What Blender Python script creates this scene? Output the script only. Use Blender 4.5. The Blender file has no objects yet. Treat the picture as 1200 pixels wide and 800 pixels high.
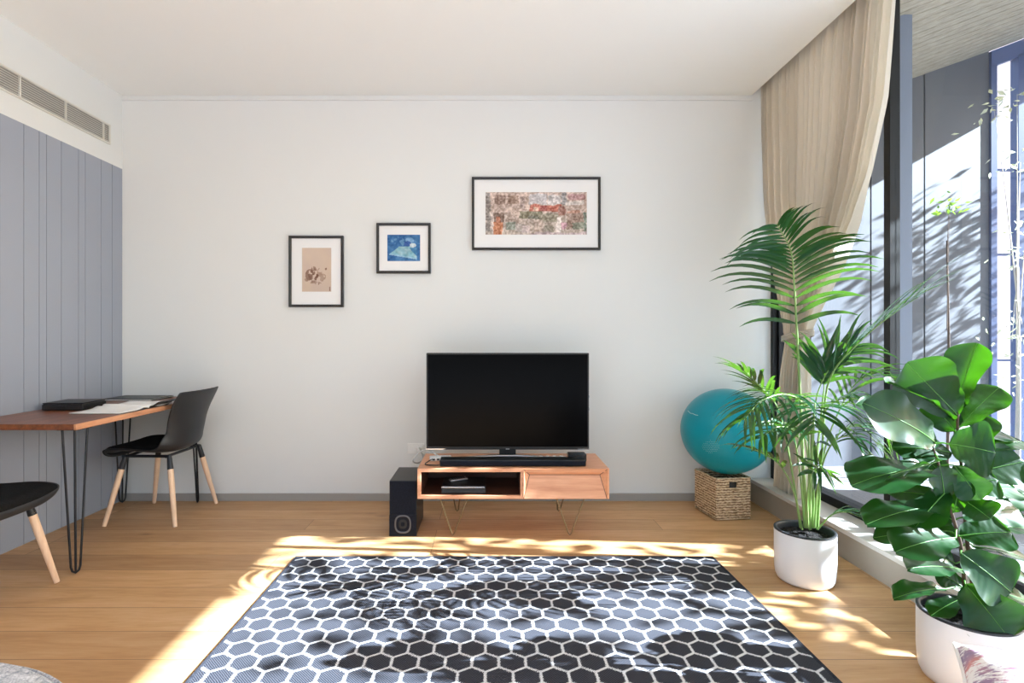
import bpy, math, random
from mathutils import Vector, Matrix, Euler
PI = math.pi
F = 620.0; CX = 572.0; CY = 395.0; EYE = 1.128
C = bpy.context.scene.collection
RND = random.Random(7)

def P(px, py, d):
    """world point seen at photo pixel (px, py) at depth d"""
    return Vector(((px - CX) / F * d, d, EYE - (py - CY) / F * d))

# ------------------------------------------------------------------ materials
def lin(r, g, b):
    def f(c):
        c /= 255.0
        return c / 12.92 if c <= .04045 else ((c + .055) / 1.055) ** 2.4
    return (f(r), f(g), f(b), 1.0)

class NT:
    def __init__(s, name):
        s.m = bpy.data.materials.new(name); s.m.use_nodes = True
        s.t = s.m.node_tree; s.t.nodes.clear()
        s.out = s.n('ShaderNodeOutputMaterial')
    def n(s, typ, **kw):
        nd = s.t.nodes.new(typ)
        for k, v in kw.items():
            if k.startswith('i_'):
                key = k[2:]
                nd.inputs[int(key) if key.isdigit() else key.replace('_', ' ')].default_value = v
            else:
                setattr(nd, k, v)
        return nd
    def l(s, a, b): s.t.links.new(a, b)
    def math(s, op, a, b=None, c=None):
        nd = s.t.nodes.new('ShaderNodeMath'); nd.operation = op
        for i, v in enumerate((a, b, c)):
            if v is None: continue
            if isinstance(v, (int, float)): nd.inputs[i].default_value = v
            else: s.l(v, nd.inputs[i])
        return nd.outputs[0]
    def mix(s, fac, a, b, blend='MIX'):
        nd = s.t.nodes.new('ShaderNodeMix'); nd.data_type = 'RGBA'; nd.blend_type = blend
        for i, v in ((0, fac), (6, a), (7, b)):
            if isinstance(v, (int, float, tuple)): nd.inputs[i].default_value = v
            else: s.l(v, nd.inputs[i])
        return nd.outputs[2]
    def ramp(s, fac, stops):
        nd = s.t.nodes.new('ShaderNodeValToRGB'); e = nd.color_ramp.elements
        while len(e) < len(stops): e.new(.5)
        for el, (p, c) in zip(e, stops): el.position = p; el.color = c
        s.l(fac, nd.inputs[0]); return nd.outputs[0]
    def coord(s, scale=(1, 1, 1), which='Object', rot=(0, 0, 0), loc=(0, 0, 0)):
        tc = s.t.nodes.new('ShaderNodeTexCoord'); mp = s.t.nodes.new('ShaderNodeMapping')
        mp.inputs['Scale'].default_value = scale; mp.inputs['Rotation'].default_value = rot; mp.inputs['Location'].default_value = loc
        s.l(tc.outputs[which], mp.inputs[0]); return mp.outputs[0]
    def noise(s, vec, scale, detail=4, rough=.55, dist=0):
        nd = s.n('ShaderNodeTexNoise', i_Scale=scale, i_Detail=detail, i_Roughness=rough, i_Distortion=dist)
        if vec is not None: s.l(vec, nd.inputs['Vector'])
        return nd.outputs['Fac']
    def bsdf(s, color, rough=.5, metal=0, spec=.5, bump=None, bstr=.2, bdist=.002, trans=0):
        b = s.n('ShaderNodeBsdfPrincipled')
        for nm, v in (('Base Color', color), ('Roughness', rough), ('Metallic', metal), ('Specular IOR Level', spec)):
            if isinstance(v, (int, float, tuple)): b.inputs[nm].default_value = v
            else: s.l(v, b.inputs[nm])
        if bump is not None:
            bp = s.n('ShaderNodeBump', i_Strength=bstr, i_Distance=bdist); s.l(bump, bp.inputs['Height']); s.l(bp.outputs[0], b.inputs['Normal'])
        return b
    def done(s, sh):
        s.l(sh.outputs[0] if hasattr(sh, 'outputs') else sh, s.out.inputs[0]); return s.m

def plain(name, col, rough=.5, metal=0, spec=.5, var=.06, nscale=30, bstr=0):
    t = NT(name); v = t.coord()
    n = t.noise(v, nscale)
    dark = tuple(c * (1 - var) for c in col[:3]) + (1,); lite = tuple(min(1, c * (1 + var)) for c in col[:3]) + (1,)
    c = t.mix(n, dark, lite)
    return t.done(t.bsdf(c, rough, metal, spec, n if bstr else None, bstr))

def fabric(name, c1, c2, scale=350, rough=.95, bstr=.4):
    t = NT(name); v = t.coord()
    n = t.noise(v, scale, 2); n2 = t.noise(v, scale * .22, 3)
    c = t.mix(t.math('MULTIPLY', t.math('ADD', n, n2), .5), c1, c2)
    r = t.ramp(t.math('MULTIPLY', t.math('ADD', n, n2), .5), [(.38, c1), (.62, c2)])
    return t.done(t.bsdf(r, rough, 0, .15, n, bstr, .003))

def wood(name, c1, c2, axis='X', rough=.4, scale=1.0, spec=.5):
    t = NT(name)
    sc = {'X': (1.2, 14, 14), 'Y': (14, 1.2, 14), 'Z': (14, 14, 1.2)}[axis]
    v = t.coord(tuple(k * scale for k in sc))
    n = t.noise(v, 2.2, 6, .6, .6); n2 = t.noise(v, 11, 4, .6, .2)
    f = t.math('ADD', t.math('MULTIPLY', n, .7), t.math('MULTIPLY', n2, .3))
    c = t.ramp(f, [(.33, c1), (.66, c2)])
    return t.done(t.bsdf(c, rough, 0, spec, f, .06))

M = {}
M['wall'] = plain('white_plaster', lin(224, 226, 225), .85, spec=.2, var=.01, nscale=3)
M['ceiling'] = plain('ceiling_white', lin(238, 239, 237), .9, spec=.2, var=.01, nscale=3)
M['base'] = plain('skirting_grey', lin(158, 156, 152), .6, var=.03)
M['vent'] = plain('vent_white', lin(214, 212, 204), .5, var=.02)
M['dark'] = plain('void_dark', lin(40, 40, 40), .9, var=.05)
M['black'] = plain('black_plastic', lin(22, 22, 24), .38, var=.1)
M['blackm'] = plain('black_steel', lin(25, 27, 33), .35, .2, var=.1)
M['shell'] = plain('chair_shell_black', lin(32, 33, 36), .42, spec=.5, var=.06)
M['pad'] = fabric('chair_pad_black', lin(12, 12, 13), lin(26, 26, 28), 500)
M['beech'] = wood('beech', lin(222, 184, 150), lin(240, 208, 178), 'Z', .5, 2)
M['walnut'] = wood('walnut', lin(84, 44, 26), lin(142, 84, 52), 'Y', .33, 1.0)
M['walnut_edge'] = wood('walnut_edge', lin(176, 116, 80), lin(214, 156, 116), 'Y', .38)
M['acacia'] = wood('acacia', lin(204, 136, 98), lin(234, 174, 134), 'X', .38, .9)
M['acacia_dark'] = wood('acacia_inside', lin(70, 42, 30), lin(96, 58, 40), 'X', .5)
M['brass'] = plain('brass', lin(136, 118, 90), .35, .9, var=.05)
M['silver'] = plain('silver_metal', lin(200, 202, 206), .28, .9, var=.03)
M['screen'] = plain('tv_screen', lin(2, 2, 3), .2, spec=.06, var=.02)
M['navy'] = fabric('speaker_cloth', lin(18, 20, 28), lin(30, 33, 44), 700, .85, .2)
M['paper'] = plain('paper_white', lin(236, 234, 230), .7, var=.02)
M['mat'] = plain('mount_board', lin(234, 234, 234), .8, var=.01)
M['frame'] = plain('picture_frame_black', lin(34, 32, 33), .32, var=.05)
M['white_plastic'] = plain('white_plastic', lin(232, 232, 230), .4, var=.02)
M['pot'] = plain('pot_glaze', lin(226, 227, 231), .32, var=.015, nscale=6)
M['potdark'] = plain('pot_rim_dark', lin(38, 40, 46), .5)
M['alu'] = plain('dark_aluminium', lin(40, 43, 54), .4, .3, var=.05)
M['alu_black'] = plain('black_aluminium', lin(20, 20, 22), .5, .2)
M['ledge'] = plain('ledge_paint', lin(160, 152, 140), .55, var=.03)
M['ledge_cap'] = plain('ledge_cap_paint', lin(206, 202, 196), .5, var=.02)
M['post'] = plain('post_bluegrey', lin(112, 120, 136), .45, var=.03)
M['bluesteel'] = plain('blue_steel', lin(92, 106, 144), .4, var=.03)
M['pink'] = plain('pale_render', lin(196, 176, 174), .8, var=.03)
M['trunk'] = plain('bark', lin(88, 70, 58), .9, var=.3, nscale=60)
M['twig'] = plain('pale_twig', lin(214, 206, 196), .8, var=.1)
M['greycord'] = plain('grey_cord', lin(190, 190, 188), .5)
M['flare'] = plain('port_flare_grey', lin(92, 94, 102), .3, .6, var=.05)
M['shiny'] = plain('chrome_trim', lin(190, 192, 196), .15, 1.0, var=.02)

t = NT('soil'); v = t.coord(); n = t.noise(v, 70, 4)
M['soil'] = t.done(t.bsdf(t.ramp(n, [(.4, lin(16, 14, 14)), (.7, lin(62, 58, 56))]), .95, 0, .2, n, 1, .02))

# grey wall boards
t = NT('grey_boards'); v = t.coord((1, 1, 1)); n = t.noise(v, 1.3, 2)
M['boards'] = t.done(t.bsdf(t.mix(n, lin(150, 157, 172), lin(158, 164, 176)), .55, 0, .4))

# oak floor : planks along X, 178 mm wide
t = NT('oak_floor')
v = t.coord((1, 1, 1), loc=(.3, -2.743 + .178 * 40, 0))
br = t.n('ShaderNodeTexBrick', offset=.37, offset_frequency=3, squash=1.0)
t.l(v, br.inputs['Vector'])
for k, val in (('Scale', 1.0), ('Mortar Size', .0016), ('Mortar Smooth', .3), ('Bias', 0.0), ('Brick Width', 2.1), ('Row Height', .178)):
    br.inputs[k].default_value = val
br.inputs['Color1'].default_value = (0, 0, 0, 1); br.inputs['Color2'].default_value = (1, 1, 1, 1); br.inputs['Mortar'].default_value = (.5, .5, .5, 1)
rowv = t.n('ShaderNodeVectorMath', operation='MULTIPLY_ADD')
t.l(br.outputs['Color'], rowv.inputs[0]); rowv.inputs[1].default_value = (7.3, 3.1, 5); t.l(v, rowv.inputs[2])
mp = t.n('ShaderNodeMapping'); mp.inputs['Scale'].default_value = (1.0, 9, 9); t.l(rowv.outputs[0], mp.inputs[0])
g1 = t.noise(mp.outputs[0], 1.4, 5, .6, .8); g2 = t.noise(mp.outputs[0], 9, 4, .6, .3)
gr = t.math('ADD', t.math('MULTIPLY', g1, .65), t.math('MULTIPLY', g2, .35))
base = t.ramp(gr, [(.3, lin(186, 142, 96)), (.5, lin(211, 169, 121)), (.7, lin(224, 187, 144))])
tint = t.mix(br.outputs['Color'], lin(205, 196, 190), lin(255, 250, 244))
base = t.mix(.8, base, tint, 'MULTIPLY')
vo = t.n('ShaderNodeTexVoronoi', i_Scale=1.0); mp2 = t.n('ShaderNodeMapping'); mp2.inputs['Scale'].default_value = (1.8, 5, 1)
t.l(rowv.outputs[0], mp2.inputs[0]); t.l(mp2.outputs[0], vo.inputs['Vector'])
knot = t.ramp(vo.outputs['Distance'], [(0, (1, 1, 1, 1)), (.10, (0, 0, 0, 1))])
base = t.mix(t.math('MULTIPLY', knot, .55), base, lin(96, 60, 34))
base = t.mix(t.math('MULTIPLY', br.outputs['Fac'], .75), base, lin(92, 62, 38))
M['floor'] = t.done(t.bsdf(base, .42, 0, .4, gr, .04))

# rug : woven hexagons
t = NT('hexagon_rug'); tc = t.n('ShaderNodeTexCoord'); sp = t.n('ShaderNodeSeparateXYZ'); t.l(tc.outputs['Object'], sp.inputs[0])
pit = .0925
wob = t.noise(t.coord((1, 1, 1)), 260, 1)
wv = t.math('MULTIPLY', t.math('SUBTRACT', wob, .5), .16)
x = t.math('ADD', t.math('DIVIDE', sp.outputs[0], pit), wv); y = t.math('ADD', t.math('DIVIDE', t.math('SUBTRACT', sp.outputs[1], .02), pit), wv)
R3 = math.sqrt(3)
def cell(x, y, ox, oy):
    a = t.math('SUBTRACT', t.math('FLOORED_MODULO', t.math('ADD', x, ox), 1.0), .5)
    b = t.math('SUBTRACT', t.math('FLOORED_MODULO', t.math('ADD', y, oy), R3), R3 / 2)
    ax = t.math('ABSOLUTE', a); ay = t.math('ABSOLUTE', b)
    return t.math('MAXIMUM', ax, t.math('ADD', t.math('MULTIPLY', ax, .5), t.math('MULTIPLY', ay, R3 / 2)))
hd = t.math('MINIMUM', cell(x, y, 0, 0), cell(x, y, .5, R3 / 2))
line = t.ramp(hd, [(.438, (0, 0, 0, 1)), (.458, (1, 1, 1, 1))])
rib = t.n('ShaderNodeTexWave', wave_type='BANDS', bands_direction='DIAGONAL', i_Scale=70.0, i_Distortion=1.5, i_Detail=1.0)
t.l(tc.outputs['Object'], rib.inputs['Vector'])
darkc = t.mix(rib.outputs['Fac'], lin(35, 37, 44), lin(70, 71, 79))
litec = t.mix(rib.outputs['Fac'], lin(196, 196, 200), lin(232, 232, 232))
hexc = t.mix(line, darkc, litec)
M['rug'] = t.done(t.bsdf(hexc, .9, 0, .2, rib.outputs['Fac'], .35, .003))
M['rug_edge'] = fabric('rug_binding', lin(36, 38, 46), lin(58, 60, 68), 400)

# basket weave
t = NT('seagrass_weave'); v = t.coord((1, 1, 1))
n = t.noise(v, 40, 3); 
w1 = t.n('ShaderNodeTexWave', wave_type='BANDS', bands_direction='Z', i_Scale=20.0, i_Distortion=3.0, i_Detail=2.0); w1.inputs['Detail Scale'].default_value = 3.0; t.l(v, w1.inputs['Vector'])
vo = t.n('ShaderNodeTexVoronoi', i_Scale=1.0); mp = t.n('ShaderNodeMapping'); mp.inputs['Scale'].default_value = (55, 55, 95); t.l(v, mp.inputs[0]); t.l(mp.outputs[0], vo.inputs['Vector'])
f = t.math('ADD', t.math('MULTIPLY', w1.outputs['Fac'], .45), t.math('MULTIPLY', t.math('SUBTRACT', 1.0, vo.outputs['Distance']), .5))
c = t.ramp(f, [(.2, lin(120, 92, 66)), (.5, lin(196, 166, 132)), (.85, lin(232, 210, 180))])
M['basket'] = t.done(t.bsdf(c, .8, 0, .2, f, 1, .008))

# exercise ball
t = NT('teal_rubber'); v = t.coord((1, 1, 1)); sp = t.n('ShaderNodeSeparateXYZ'); t.l(v, sp.inputs[0])
n = t.noise(v, 8, 3)
rings = t.math('MULTIPLY', t.math('ADD', t.math('SINE', t.math('MULTIPLY', sp.outputs[2], 220)), 1), .5)
c = t.mix(n, lin(0, 132, 148), lin(2, 144, 160))
M['ball'] = t.done(t.bsdf(c, .3, 0, .3, rings, .05, .002))
M['ballprint'] = plain('grey_print', lin(170, 196, 198), .5)

# curtain
t = NT('linen_curtain'); v = t.coord((1, 1, .12)); n = t.noise(v, 160, 2)
col = t.mix(n, lin(212, 203, 189), lin(218, 210, 197))
d = t.n('ShaderNodeBsdfDiffuse'); tr = t.n('ShaderNodeBsdfTranslucent'); t.l(col, d.inputs[0]); t.l(col, tr.inputs[0])
mx = t.n('ShaderNodeMixShader', i_0=.38); t.l(d.outputs[0], mx.inputs[1]); t.l(tr.outputs[0], mx.inputs[2])
M['curtain'] = t.done(mx)
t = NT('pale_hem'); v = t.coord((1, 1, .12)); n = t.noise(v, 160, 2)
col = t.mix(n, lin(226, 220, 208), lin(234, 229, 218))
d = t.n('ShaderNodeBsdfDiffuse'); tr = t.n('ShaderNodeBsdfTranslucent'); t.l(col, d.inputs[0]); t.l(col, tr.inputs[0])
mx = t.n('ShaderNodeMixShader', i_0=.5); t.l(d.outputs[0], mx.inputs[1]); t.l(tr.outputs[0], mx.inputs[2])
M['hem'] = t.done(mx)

# leaves
def leafmat(name, c_dark, c_lite, c_trans, rough=.3, trans=.35, scale=18):
    t = NT(name); v = t.coord(); n = t.noise(v, scale, 3)
    col = t.mix(n, c_dark, c_lite)
    b = t.bsdf(col, rough, 0, .38)
    tr = t.n('ShaderNodeBsdfTranslucent'); tr.inputs[0].default_value = c_trans
    mx = t.n('ShaderNodeMixShader', i_0=trans); t.l(b.outputs[0], mx.inputs[1]); t.l(tr.outputs[0], mx.inputs[2])
    return t.done(mx)
M['palm'] = leafmat('palm_leaf', lin(12, 50, 30), lin(30, 78, 46), lin(110, 170, 44), .24, .12)
M['palm_stem'] = plain('palm_stalk', lin(120, 150, 84), .45, var=.15)
M['fig'] = leafmat('fig_leaf', lin(5, 37, 14), lin(12, 60, 20), lin(84, 160, 22), .34, .13)
M['figvein'] = leafmat('fig_vein', lin(86, 140, 70), lin(110, 160, 84), lin(150, 210, 70), .35, .3)
M['treeleaf'] = leafmat('tree_leaf', lin(46, 84, 34), lin(80, 124, 52), lin(150, 200, 60), .45, .25)
M['paleleaf'] = leafmat('pale_leaf', lin(190, 200, 180), lin(226, 226, 216), lin(220, 230, 180), .45, .35)

# glass
t = NT('window_glass')
fr = t.n('ShaderNodeFresnel', i_IOR=1.5); ge = t.n('ShaderNodeNewGeometry')
fac = t.math('MULTIPLY', fr.outputs[0], t.math('SUBTRACT', 1.0, ge.outputs['Backfacing']))
tp = t.n('ShaderNodeBsdfTransparent'); tp.inputs[0].default_value = (.97, .98, .985, 1)
gl = t.n('ShaderNodeBsdfGlossy', i_Roughness=0.0)
mx = t.n('ShaderNodeMixShader'); t.l(fac, mx.inputs[0]); t.l(tp.outputs[0], mx.inputs[1]); t.l(gl.outputs[0], mx.inputs[2])
M['glass'] = t.done(mx)

# outside
t = NT('outside_panel'); v = t.coord((1, 1, .3)); n = t.noise(v, 6, 4)
M['outwall'] = t.done(t.bsdf(t.mix(n, lin(92, 96, 104), lin(106, 109, 116)), .7, 0, .3))
t = NT('soffit_boards'); v = t.coord((1, 1, 1)); n = t.noise(t.coord((1.5, 12, 12)), 3, 4)
M['soffit'] = t.done(t.bsdf(t.ramp(n, [(.3, lin(140, 131, 114)), (.7, lin(176, 167, 150))]), .8))
t = NT('paving'); v = t.coord()
br = t.n('ShaderNodeTexBrick', offset=0.0, i_Scale=1.0); t.l(v, br.inputs['Vector'])
br.inputs['Brick Width'].default_value = .6; br.inputs['Row Height'].default_value = .6; br.inputs['Mortar Size'].default_value = .006
br.inputs['Color1'].default_value = lin(116, 118, 124); br.inputs['Color2'].default_value = lin(128, 130, 136); br.inputs['Mortar'].default_value = lin(80, 80, 84)
M['paving'] = t.done(t.bsdf(br.outputs[0], .8))

t = NT('painted_art'); at = t.n('ShaderNodeVertexColor', layer_name='paint')
M['art'] = t.done(t.bsdf(at.outputs[0], .6, 0, .2))

M['tweed'] = fabric('grey_tweed', lin(140, 146, 158), lin(216, 218, 224), 240)
t = NT('cushion_print'); v = t.coord((1, 1, 1)); 
n1 = t.noise(v, 13, 5, .7); n2 = t.noise(t.coord((1, 3, 1)), 60, 3); n3 = t.noise(v, 7, 2)
pat = t.ramp(t.math('ADD', t.math('MULTIPLY', n1, .6), t.math('MULTIPLY', n2, .4)), [(.47, (0, 0, 0, 1)), (.53, (1, 1, 1, 1))])
sp = t.n('ShaderNodeSeparateXYZ'); t.l(t.coord(), sp.inputs[0])
band = t.ramp(t.math('ABSOLUTE', t.math('ADD', sp.outputs[1], t.math('MULTIPLY', sp.outputs[0], .15))), [(.165, (1, 1, 1, 1)), (.19, (0, 0, 0, 1))])
inkc = t.ramp(n3, [(.4, lin(186, 92, 130)), (.5, lin(120, 90, 140)), (.6, lin(198, 110, 110))])
col = t.mix(t.math('MULTIPLY', t.math('MULTIPLY', pat, band), .8), lin(238, 235, 234), inkc)
M['cushion'] = t.done(t.bsdf(col, .9, 0, .2, n2, .3, .003))

# ------------------------------------------------------------------ mesh helpers
class MB:
    def __init__(s): s.v = []; s.f = []; s.mi = []; s.sm = []
    def add(s, vs, fs, mi=0, smooth=False):
        o = len(s.v); s.v += [tuple(p) for p in vs]
        for f in fs: s.f.append(tuple(i + o for i in f)); s.mi.append(mi); s.sm.append(smooth)
        return s
    def box(s, x0, x1, y0, y1, z0, z1, mi=0, mat=None):
        vs = [Vector((x, y, z)) for z in (z0, z1) for y in (y0, y1) for x in (x0, x1)]
        if mat is not None: vs = [mat @ p for p in vs]
        return s.add(vs, [(0, 2, 3, 1), (4, 5, 7, 6), (0, 1, 5, 4), (2, 6, 7, 3), (0, 4, 6, 2), (1, 3, 7, 5)], mi)
    def prism(s, poly, y0, y1, mi=0, mat=None):
        """polygon in XZ (ccw seen from -Y) extruded along Y"""
        n = len(poly); vs = [Vector((x, y0, z)) for x, z in poly] + [Vector((x, y1, z)) for x, z in poly]
        if mat is not None: vs = [mat @ p for p in vs]
        fs = [tuple(range(n)), tuple(reversed(range(n, 2 * n)))] + [(i, i + n, (i + 1) % n + n, (i + 1) % n) for i in range(n)]
        return s.add(vs, fs, mi)
    def tube(s, pts, r, seg=8, mi=0, cap=True):
        pts = [Vector(p) for p in pts]; n = len(pts)
        rs = r if isinstance(r, (list, tuple)) else [r] * n
        T = []
        for i in range(n):
            d = pts[min(i + 1, n - 1)] - pts[max(i - 1, 0)]; T.append(d.normalized() if d.length > 1e-9 else Vector((0, 0, 1)))
        ref = Vector((0, 0, 1)) if abs(T[0].z) < .9 else Vector((1, 0, 0))
        a = T[0].cross(ref).normalized(); vs = []
        for i in range(n):
            a = (a - T[i] * a.dot(T[i])).normalized(); b = T[i].cross(a)
            for k in range(seg):
                th = 2 * PI * k / seg; vs.append(pts[i] + (a * math.cos(th) + b * math.sin(th)) * rs[i])
        fs = [(i * seg + k, i * seg + (k + 1) % seg, (i + 1) * seg + (k + 1) % seg, (i + 1) * seg + k) for i in range(n - 1) for k in range(seg)]
        s.add(vs, fs, mi, True)
        if cap: s.add(vs[:seg], [tuple(reversed(range(seg)))], mi); s.add(vs[-seg:], [tuple(range(seg))], mi)
        return s
    def lathe(s, prof, c=(0, 0, 0), seg=48, mi=0, smooth=True):
        vs = []; n = len(prof)
        for r, z in prof:
            for k in range(seg):
                th = 2 * PI * k / seg; vs.append((c[0] + r * math.cos(th), c[1] + r * math.sin(th), c[2] + z))
        fs = [(i * seg + k, i * seg + (k + 1) % seg, (i + 1) * seg + (k + 1) % seg, (i + 1) * seg + k) for i in range(n - 1) for k in range(seg)]
        return s.add(vs, fs, mi, smooth)
    def grid(s, fn, nu, nv, mi=0, smooth=True, flip=False):
        vs = [fn(i / nu, j / nv) for j in range(nv + 1) for i in range(nu + 1)]
        w = nu + 1
        fs = [(j * w + i, j * w + i + 1, (j + 1) * w + i + 1, (j + 1) * w + i) for j in range(nv) for i in range(nu)]
        if flip: fs = [tuple(reversed(f)) for f in fs]
        return s.add(vs, fs, mi, smooth)
    def build(s, name, mat, parent=None, bevel=0, seg=2, loc=None):
        me = bpy.data.meshes.new(name); me.from_pydata(s.v, [], s.f)
        for m in (mat if isinstance(mat, list) else [mat]): me.materials.append(m)
        me.polygons.foreach_set('material_index', s.mi); me.polygons.foreach_set('use_smooth', s.sm); me.update()
        o = bpy.data.objects.new(name, me); C.objects.link(o)
        if parent: o.parent = parent
        if loc is not None: o.location = loc
        if bevel:
            b = o.modifiers.new('bevel', 'BEVEL'); b.width = bevel; b.segments = seg; b.limit_method = 'ANGLE'; b.angle_limit = math.radians(40)
        return o

def tag(o, label=None, cat=None, group=None, kind=None):
    if label: o['label'] = label
    if cat: o['category'] = cat
    if group: o['group'] = group
    if kind: o['kind'] = kind
    return o
def thing(name, label, cat, loc=(0, 0, 0), rz=0, group=None):
    o = bpy.data.objects.new(name, None); C.objects.link(o); o.empty_display_size = .1
    o.location = loc; o.rotation_euler = (0, 0, rz); return tag(o, label, cat, group)
def struct(mb, name, mat, label, cat, bevel=0):
    return tag(mb.build(name, mat, None, bevel), label, cat, kind='structure')
def weld(o, d=1e-5):
    m = o.modifiers.new('weld', 'WELD'); m.merge_threshold = d
def subsurf(o, n=2):
    m = o.modifiers.new('subdivision', 'SUBSURF'); m.levels = n; m.render_levels = n
def solid(o, th, off=0):
    m = o.modifiers.new('solidify', 'SOLIDIFY'); m.thickness = th; m.offset = off
def spline(pts, n):
    """Catmull-Rom through pts, n samples"""
    pts = [Vector(p) for p in pts]; q = [pts[0] * 2 - pts[1]] + pts + [pts[-1] * 2 - pts[-2]]
    out = []; m = len(pts) - 1
    for i in range(n):
        u = i / (n - 1) * m; k = min(int(u), m - 1); f = u - k
        a, b, c, d = q[k:k + 4]
        out.append(.5 * ((2 * b) + (c - a) * f + (2 * a - 5 * b + 4 * c - d) * f * f + (3 * b - a - 3 * c + d) * f ** 3))
    return out
def interp(tbl, x):
    if x <= tbl[0][0]: return tbl[0][1]
    for (a, va), (b, vb) in zip(tbl, tbl[1:]):
        if x <= b: return va + (vb - va) * (x - a) / (b - a)
    return tbl[-1][1]

# ------------------------------------------------------------------ room
XL, XE, XG, YB, H, YR = -2.53, 1.824, 2.012, 3.66, 2.80, -1.9
struct(MB().box(XL - .1, 2.06, YR, YB + .1, -.1, 0), 'floor', M['floor'], 'oak plank floor with knots and sun patches', 'floor')
struct(MB().box(XL - .1, XE, YR, YB + .1, H, H + .25).box(XE, 2.12, YR, YB + .1, 2.97, H + .25), 'ceiling', M['ceiling'], 'plain white ceiling with curtain recess along the window', 'ceiling')
struct(MB().box(XL - .1, 1.955, YB, YB + .12, -.1, 3.0), 'wall_back', M['wall'], 'white plaster wall behind the television', 'wall')
struct(MB().box(XL - .1, XL, YR, YB, 2.29, 3.0), 'wall_left', M['wall'], 'white upper left wall above the grey boards', 'wall')
# grey boards with narrow v-grooves
ys = [3.66, 3.561, 3.459, 3.323, 3.268, 3.137, 3.031, 2.982, 2.883, 2.742]
wd = [.10, .135, .055, .13, .105, .05, .10, .14]; k = 0
while ys[-1] > YR: ys.append(ys[-1] - wd[k % 8]); k += 1
mb = MB().box(XL - .1, XL - .012, YR, YB, -.1, 2.29)
for a, b in zip(ys, ys[1:]): mb.box(XL - .02, XL, max(b, YR) + .0018, a - .0018, -.02, 2.29)
struct(mb, 'wall_left_panelling', M['boards'], 'grey vertical board panelling on the left wall beside the desk', 'wall')
# rear of the room: wall with a wide opening
struct(MB().box(XL - .1, -2.2, YR - .1, YR, 0, 3).box(1.7, 2.06, YR - .1, YR, 0, 3).box(-2.2, 1.7, YR - .1, YR, 2.55, 3), 'wall_rear', M['wall'], 'white rear wall around a wide garden opening', 'wall')
struct(MB().box(XL + .0, 1.80, YB - .014, YB, 0, .05), 'baseboard_back', M['base'], 'low grey skirting along the back wall', 'baseboard')
struct(MB().box(XL, XE, YB - .006, YB, H - .03, H - .008).box(XL, XE, YB - .016, YB, H - .036, H - .03), 'trim_1', M['wall'], 'thin white shadow line trim under the ceiling', 'trim')
# window ledge
struct(MB().box(1.812, 1.985, YR, YB, 0, .128), 'trim_2', M['ledge'], 'taupe low plinth under the window', 'trim')
struct(MB().box(1.80, 1.985, YR, YB, .133, .157), 'trim_3', M['ledge_cap'], 'pale ledge board under the tall windows', 'trim', .003)
# window frames and glass
def window(name, y0, y1, label):
    mb = MB().box(1.985, 2.075, y0, y1, 0, .205).box(1.985, 2.075, y0, y1, 2.87, 3.0)
    mb.box(1.985, 2.034, y1 - .021, y1, .2, 2.9).box(1.985, 2.034, y0, y0 + .021, .2, 2.9)
    o = struct(mb, name, M['alu_black'], label, 'window')
    MB().box(XG - .004, XG + .004, y0 + .021, y1 - .021, .205, 2.87).build('pane', M['glass'], o)
    return o
window('window_1', 2.633, 3.63, 'tall dark framed window behind the tied curtain')
window('window_2', -.2, 2.633, 'tall dark framed window behind the fiddle leaf fig')
window('window_3', -1.88, -.2, 'tall dark framed window at the rear of the room')
struct(MB().box(1.955, 2.075, YB - .03, YB + .12, 0, 3.0), 'trim_4', M['alu_black'], 'dark window jamb against the back wall', 'trim')

# ------------------------------------------------------------------ air vent
av = thing('air_vent', 'long white louvred air vent high on the left wall', 'vent', (XL, 2.3, 2.48))
y0, y1 = -.9, 1.233
mb = MB().box(0, .012, y0, y1, -.067, -.058).box(0, .012, y0, y1, .055, .064).box(0, .012, y1 - .012, y1, -.058, .055).box(0, .012, y0, y0 + .012, -.058, .055)
mb.build('frame', M['vent'], av)
MB().box(.0005, .002, y0 + .01, y1 - .01, -.06, .058).build('backing', M['base'], av)
mb = MB()
for i in range(9):
    z = -.0515 + i * .0128
    mb.add([(.0025, y0 + .012, z + .0042), (.0025, y1 - .012, z + .0042), (.011, y1 - .012, z - .0030), (.011, y0 + .012, z - .0030), (.0025, y0 + .012, z + .0062), (.0025, y1 - .012, z + .0062), (.0115, y1 - .012, z - .0005), (.0115, y0 + .012, z - .0005)],
           [(0, 1, 2, 3), (7, 6, 5, 4), (3, 2, 6, 7), (1, 0, 4, 5)])
for yy in (1.17, .86, .55, .24, -.07, -.38): mb.box(.002, .0118, yy - .004, yy + .004, -.058, .055)
mb.build('louvre', M['vent'], av)

# ------------------------------------------------------------------ rug
rug = thing('rug', 'charcoal rug with white hexagon outlines on the oak floor', 'rug', (.083, 1.965, 0))
rx, ry = 1.068, .745
MB().box(-rx + .014, rx - .014, -ry + .014, ry - .014, .0005, .008).build('pile', M['rug'], rug)
MB().box(-rx, rx, ry - .014, ry, .0005, .0085).box(-rx, rx, -ry, -ry + .014, .0005, .0085).box(-rx, -rx + .014, -ry + .014, ry - .014, .0005, .0085).box(rx - .014, rx, -ry + .014, ry - .014, .0005, .0085).build('binding', M['rug_edge'], rug, .002)

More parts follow.
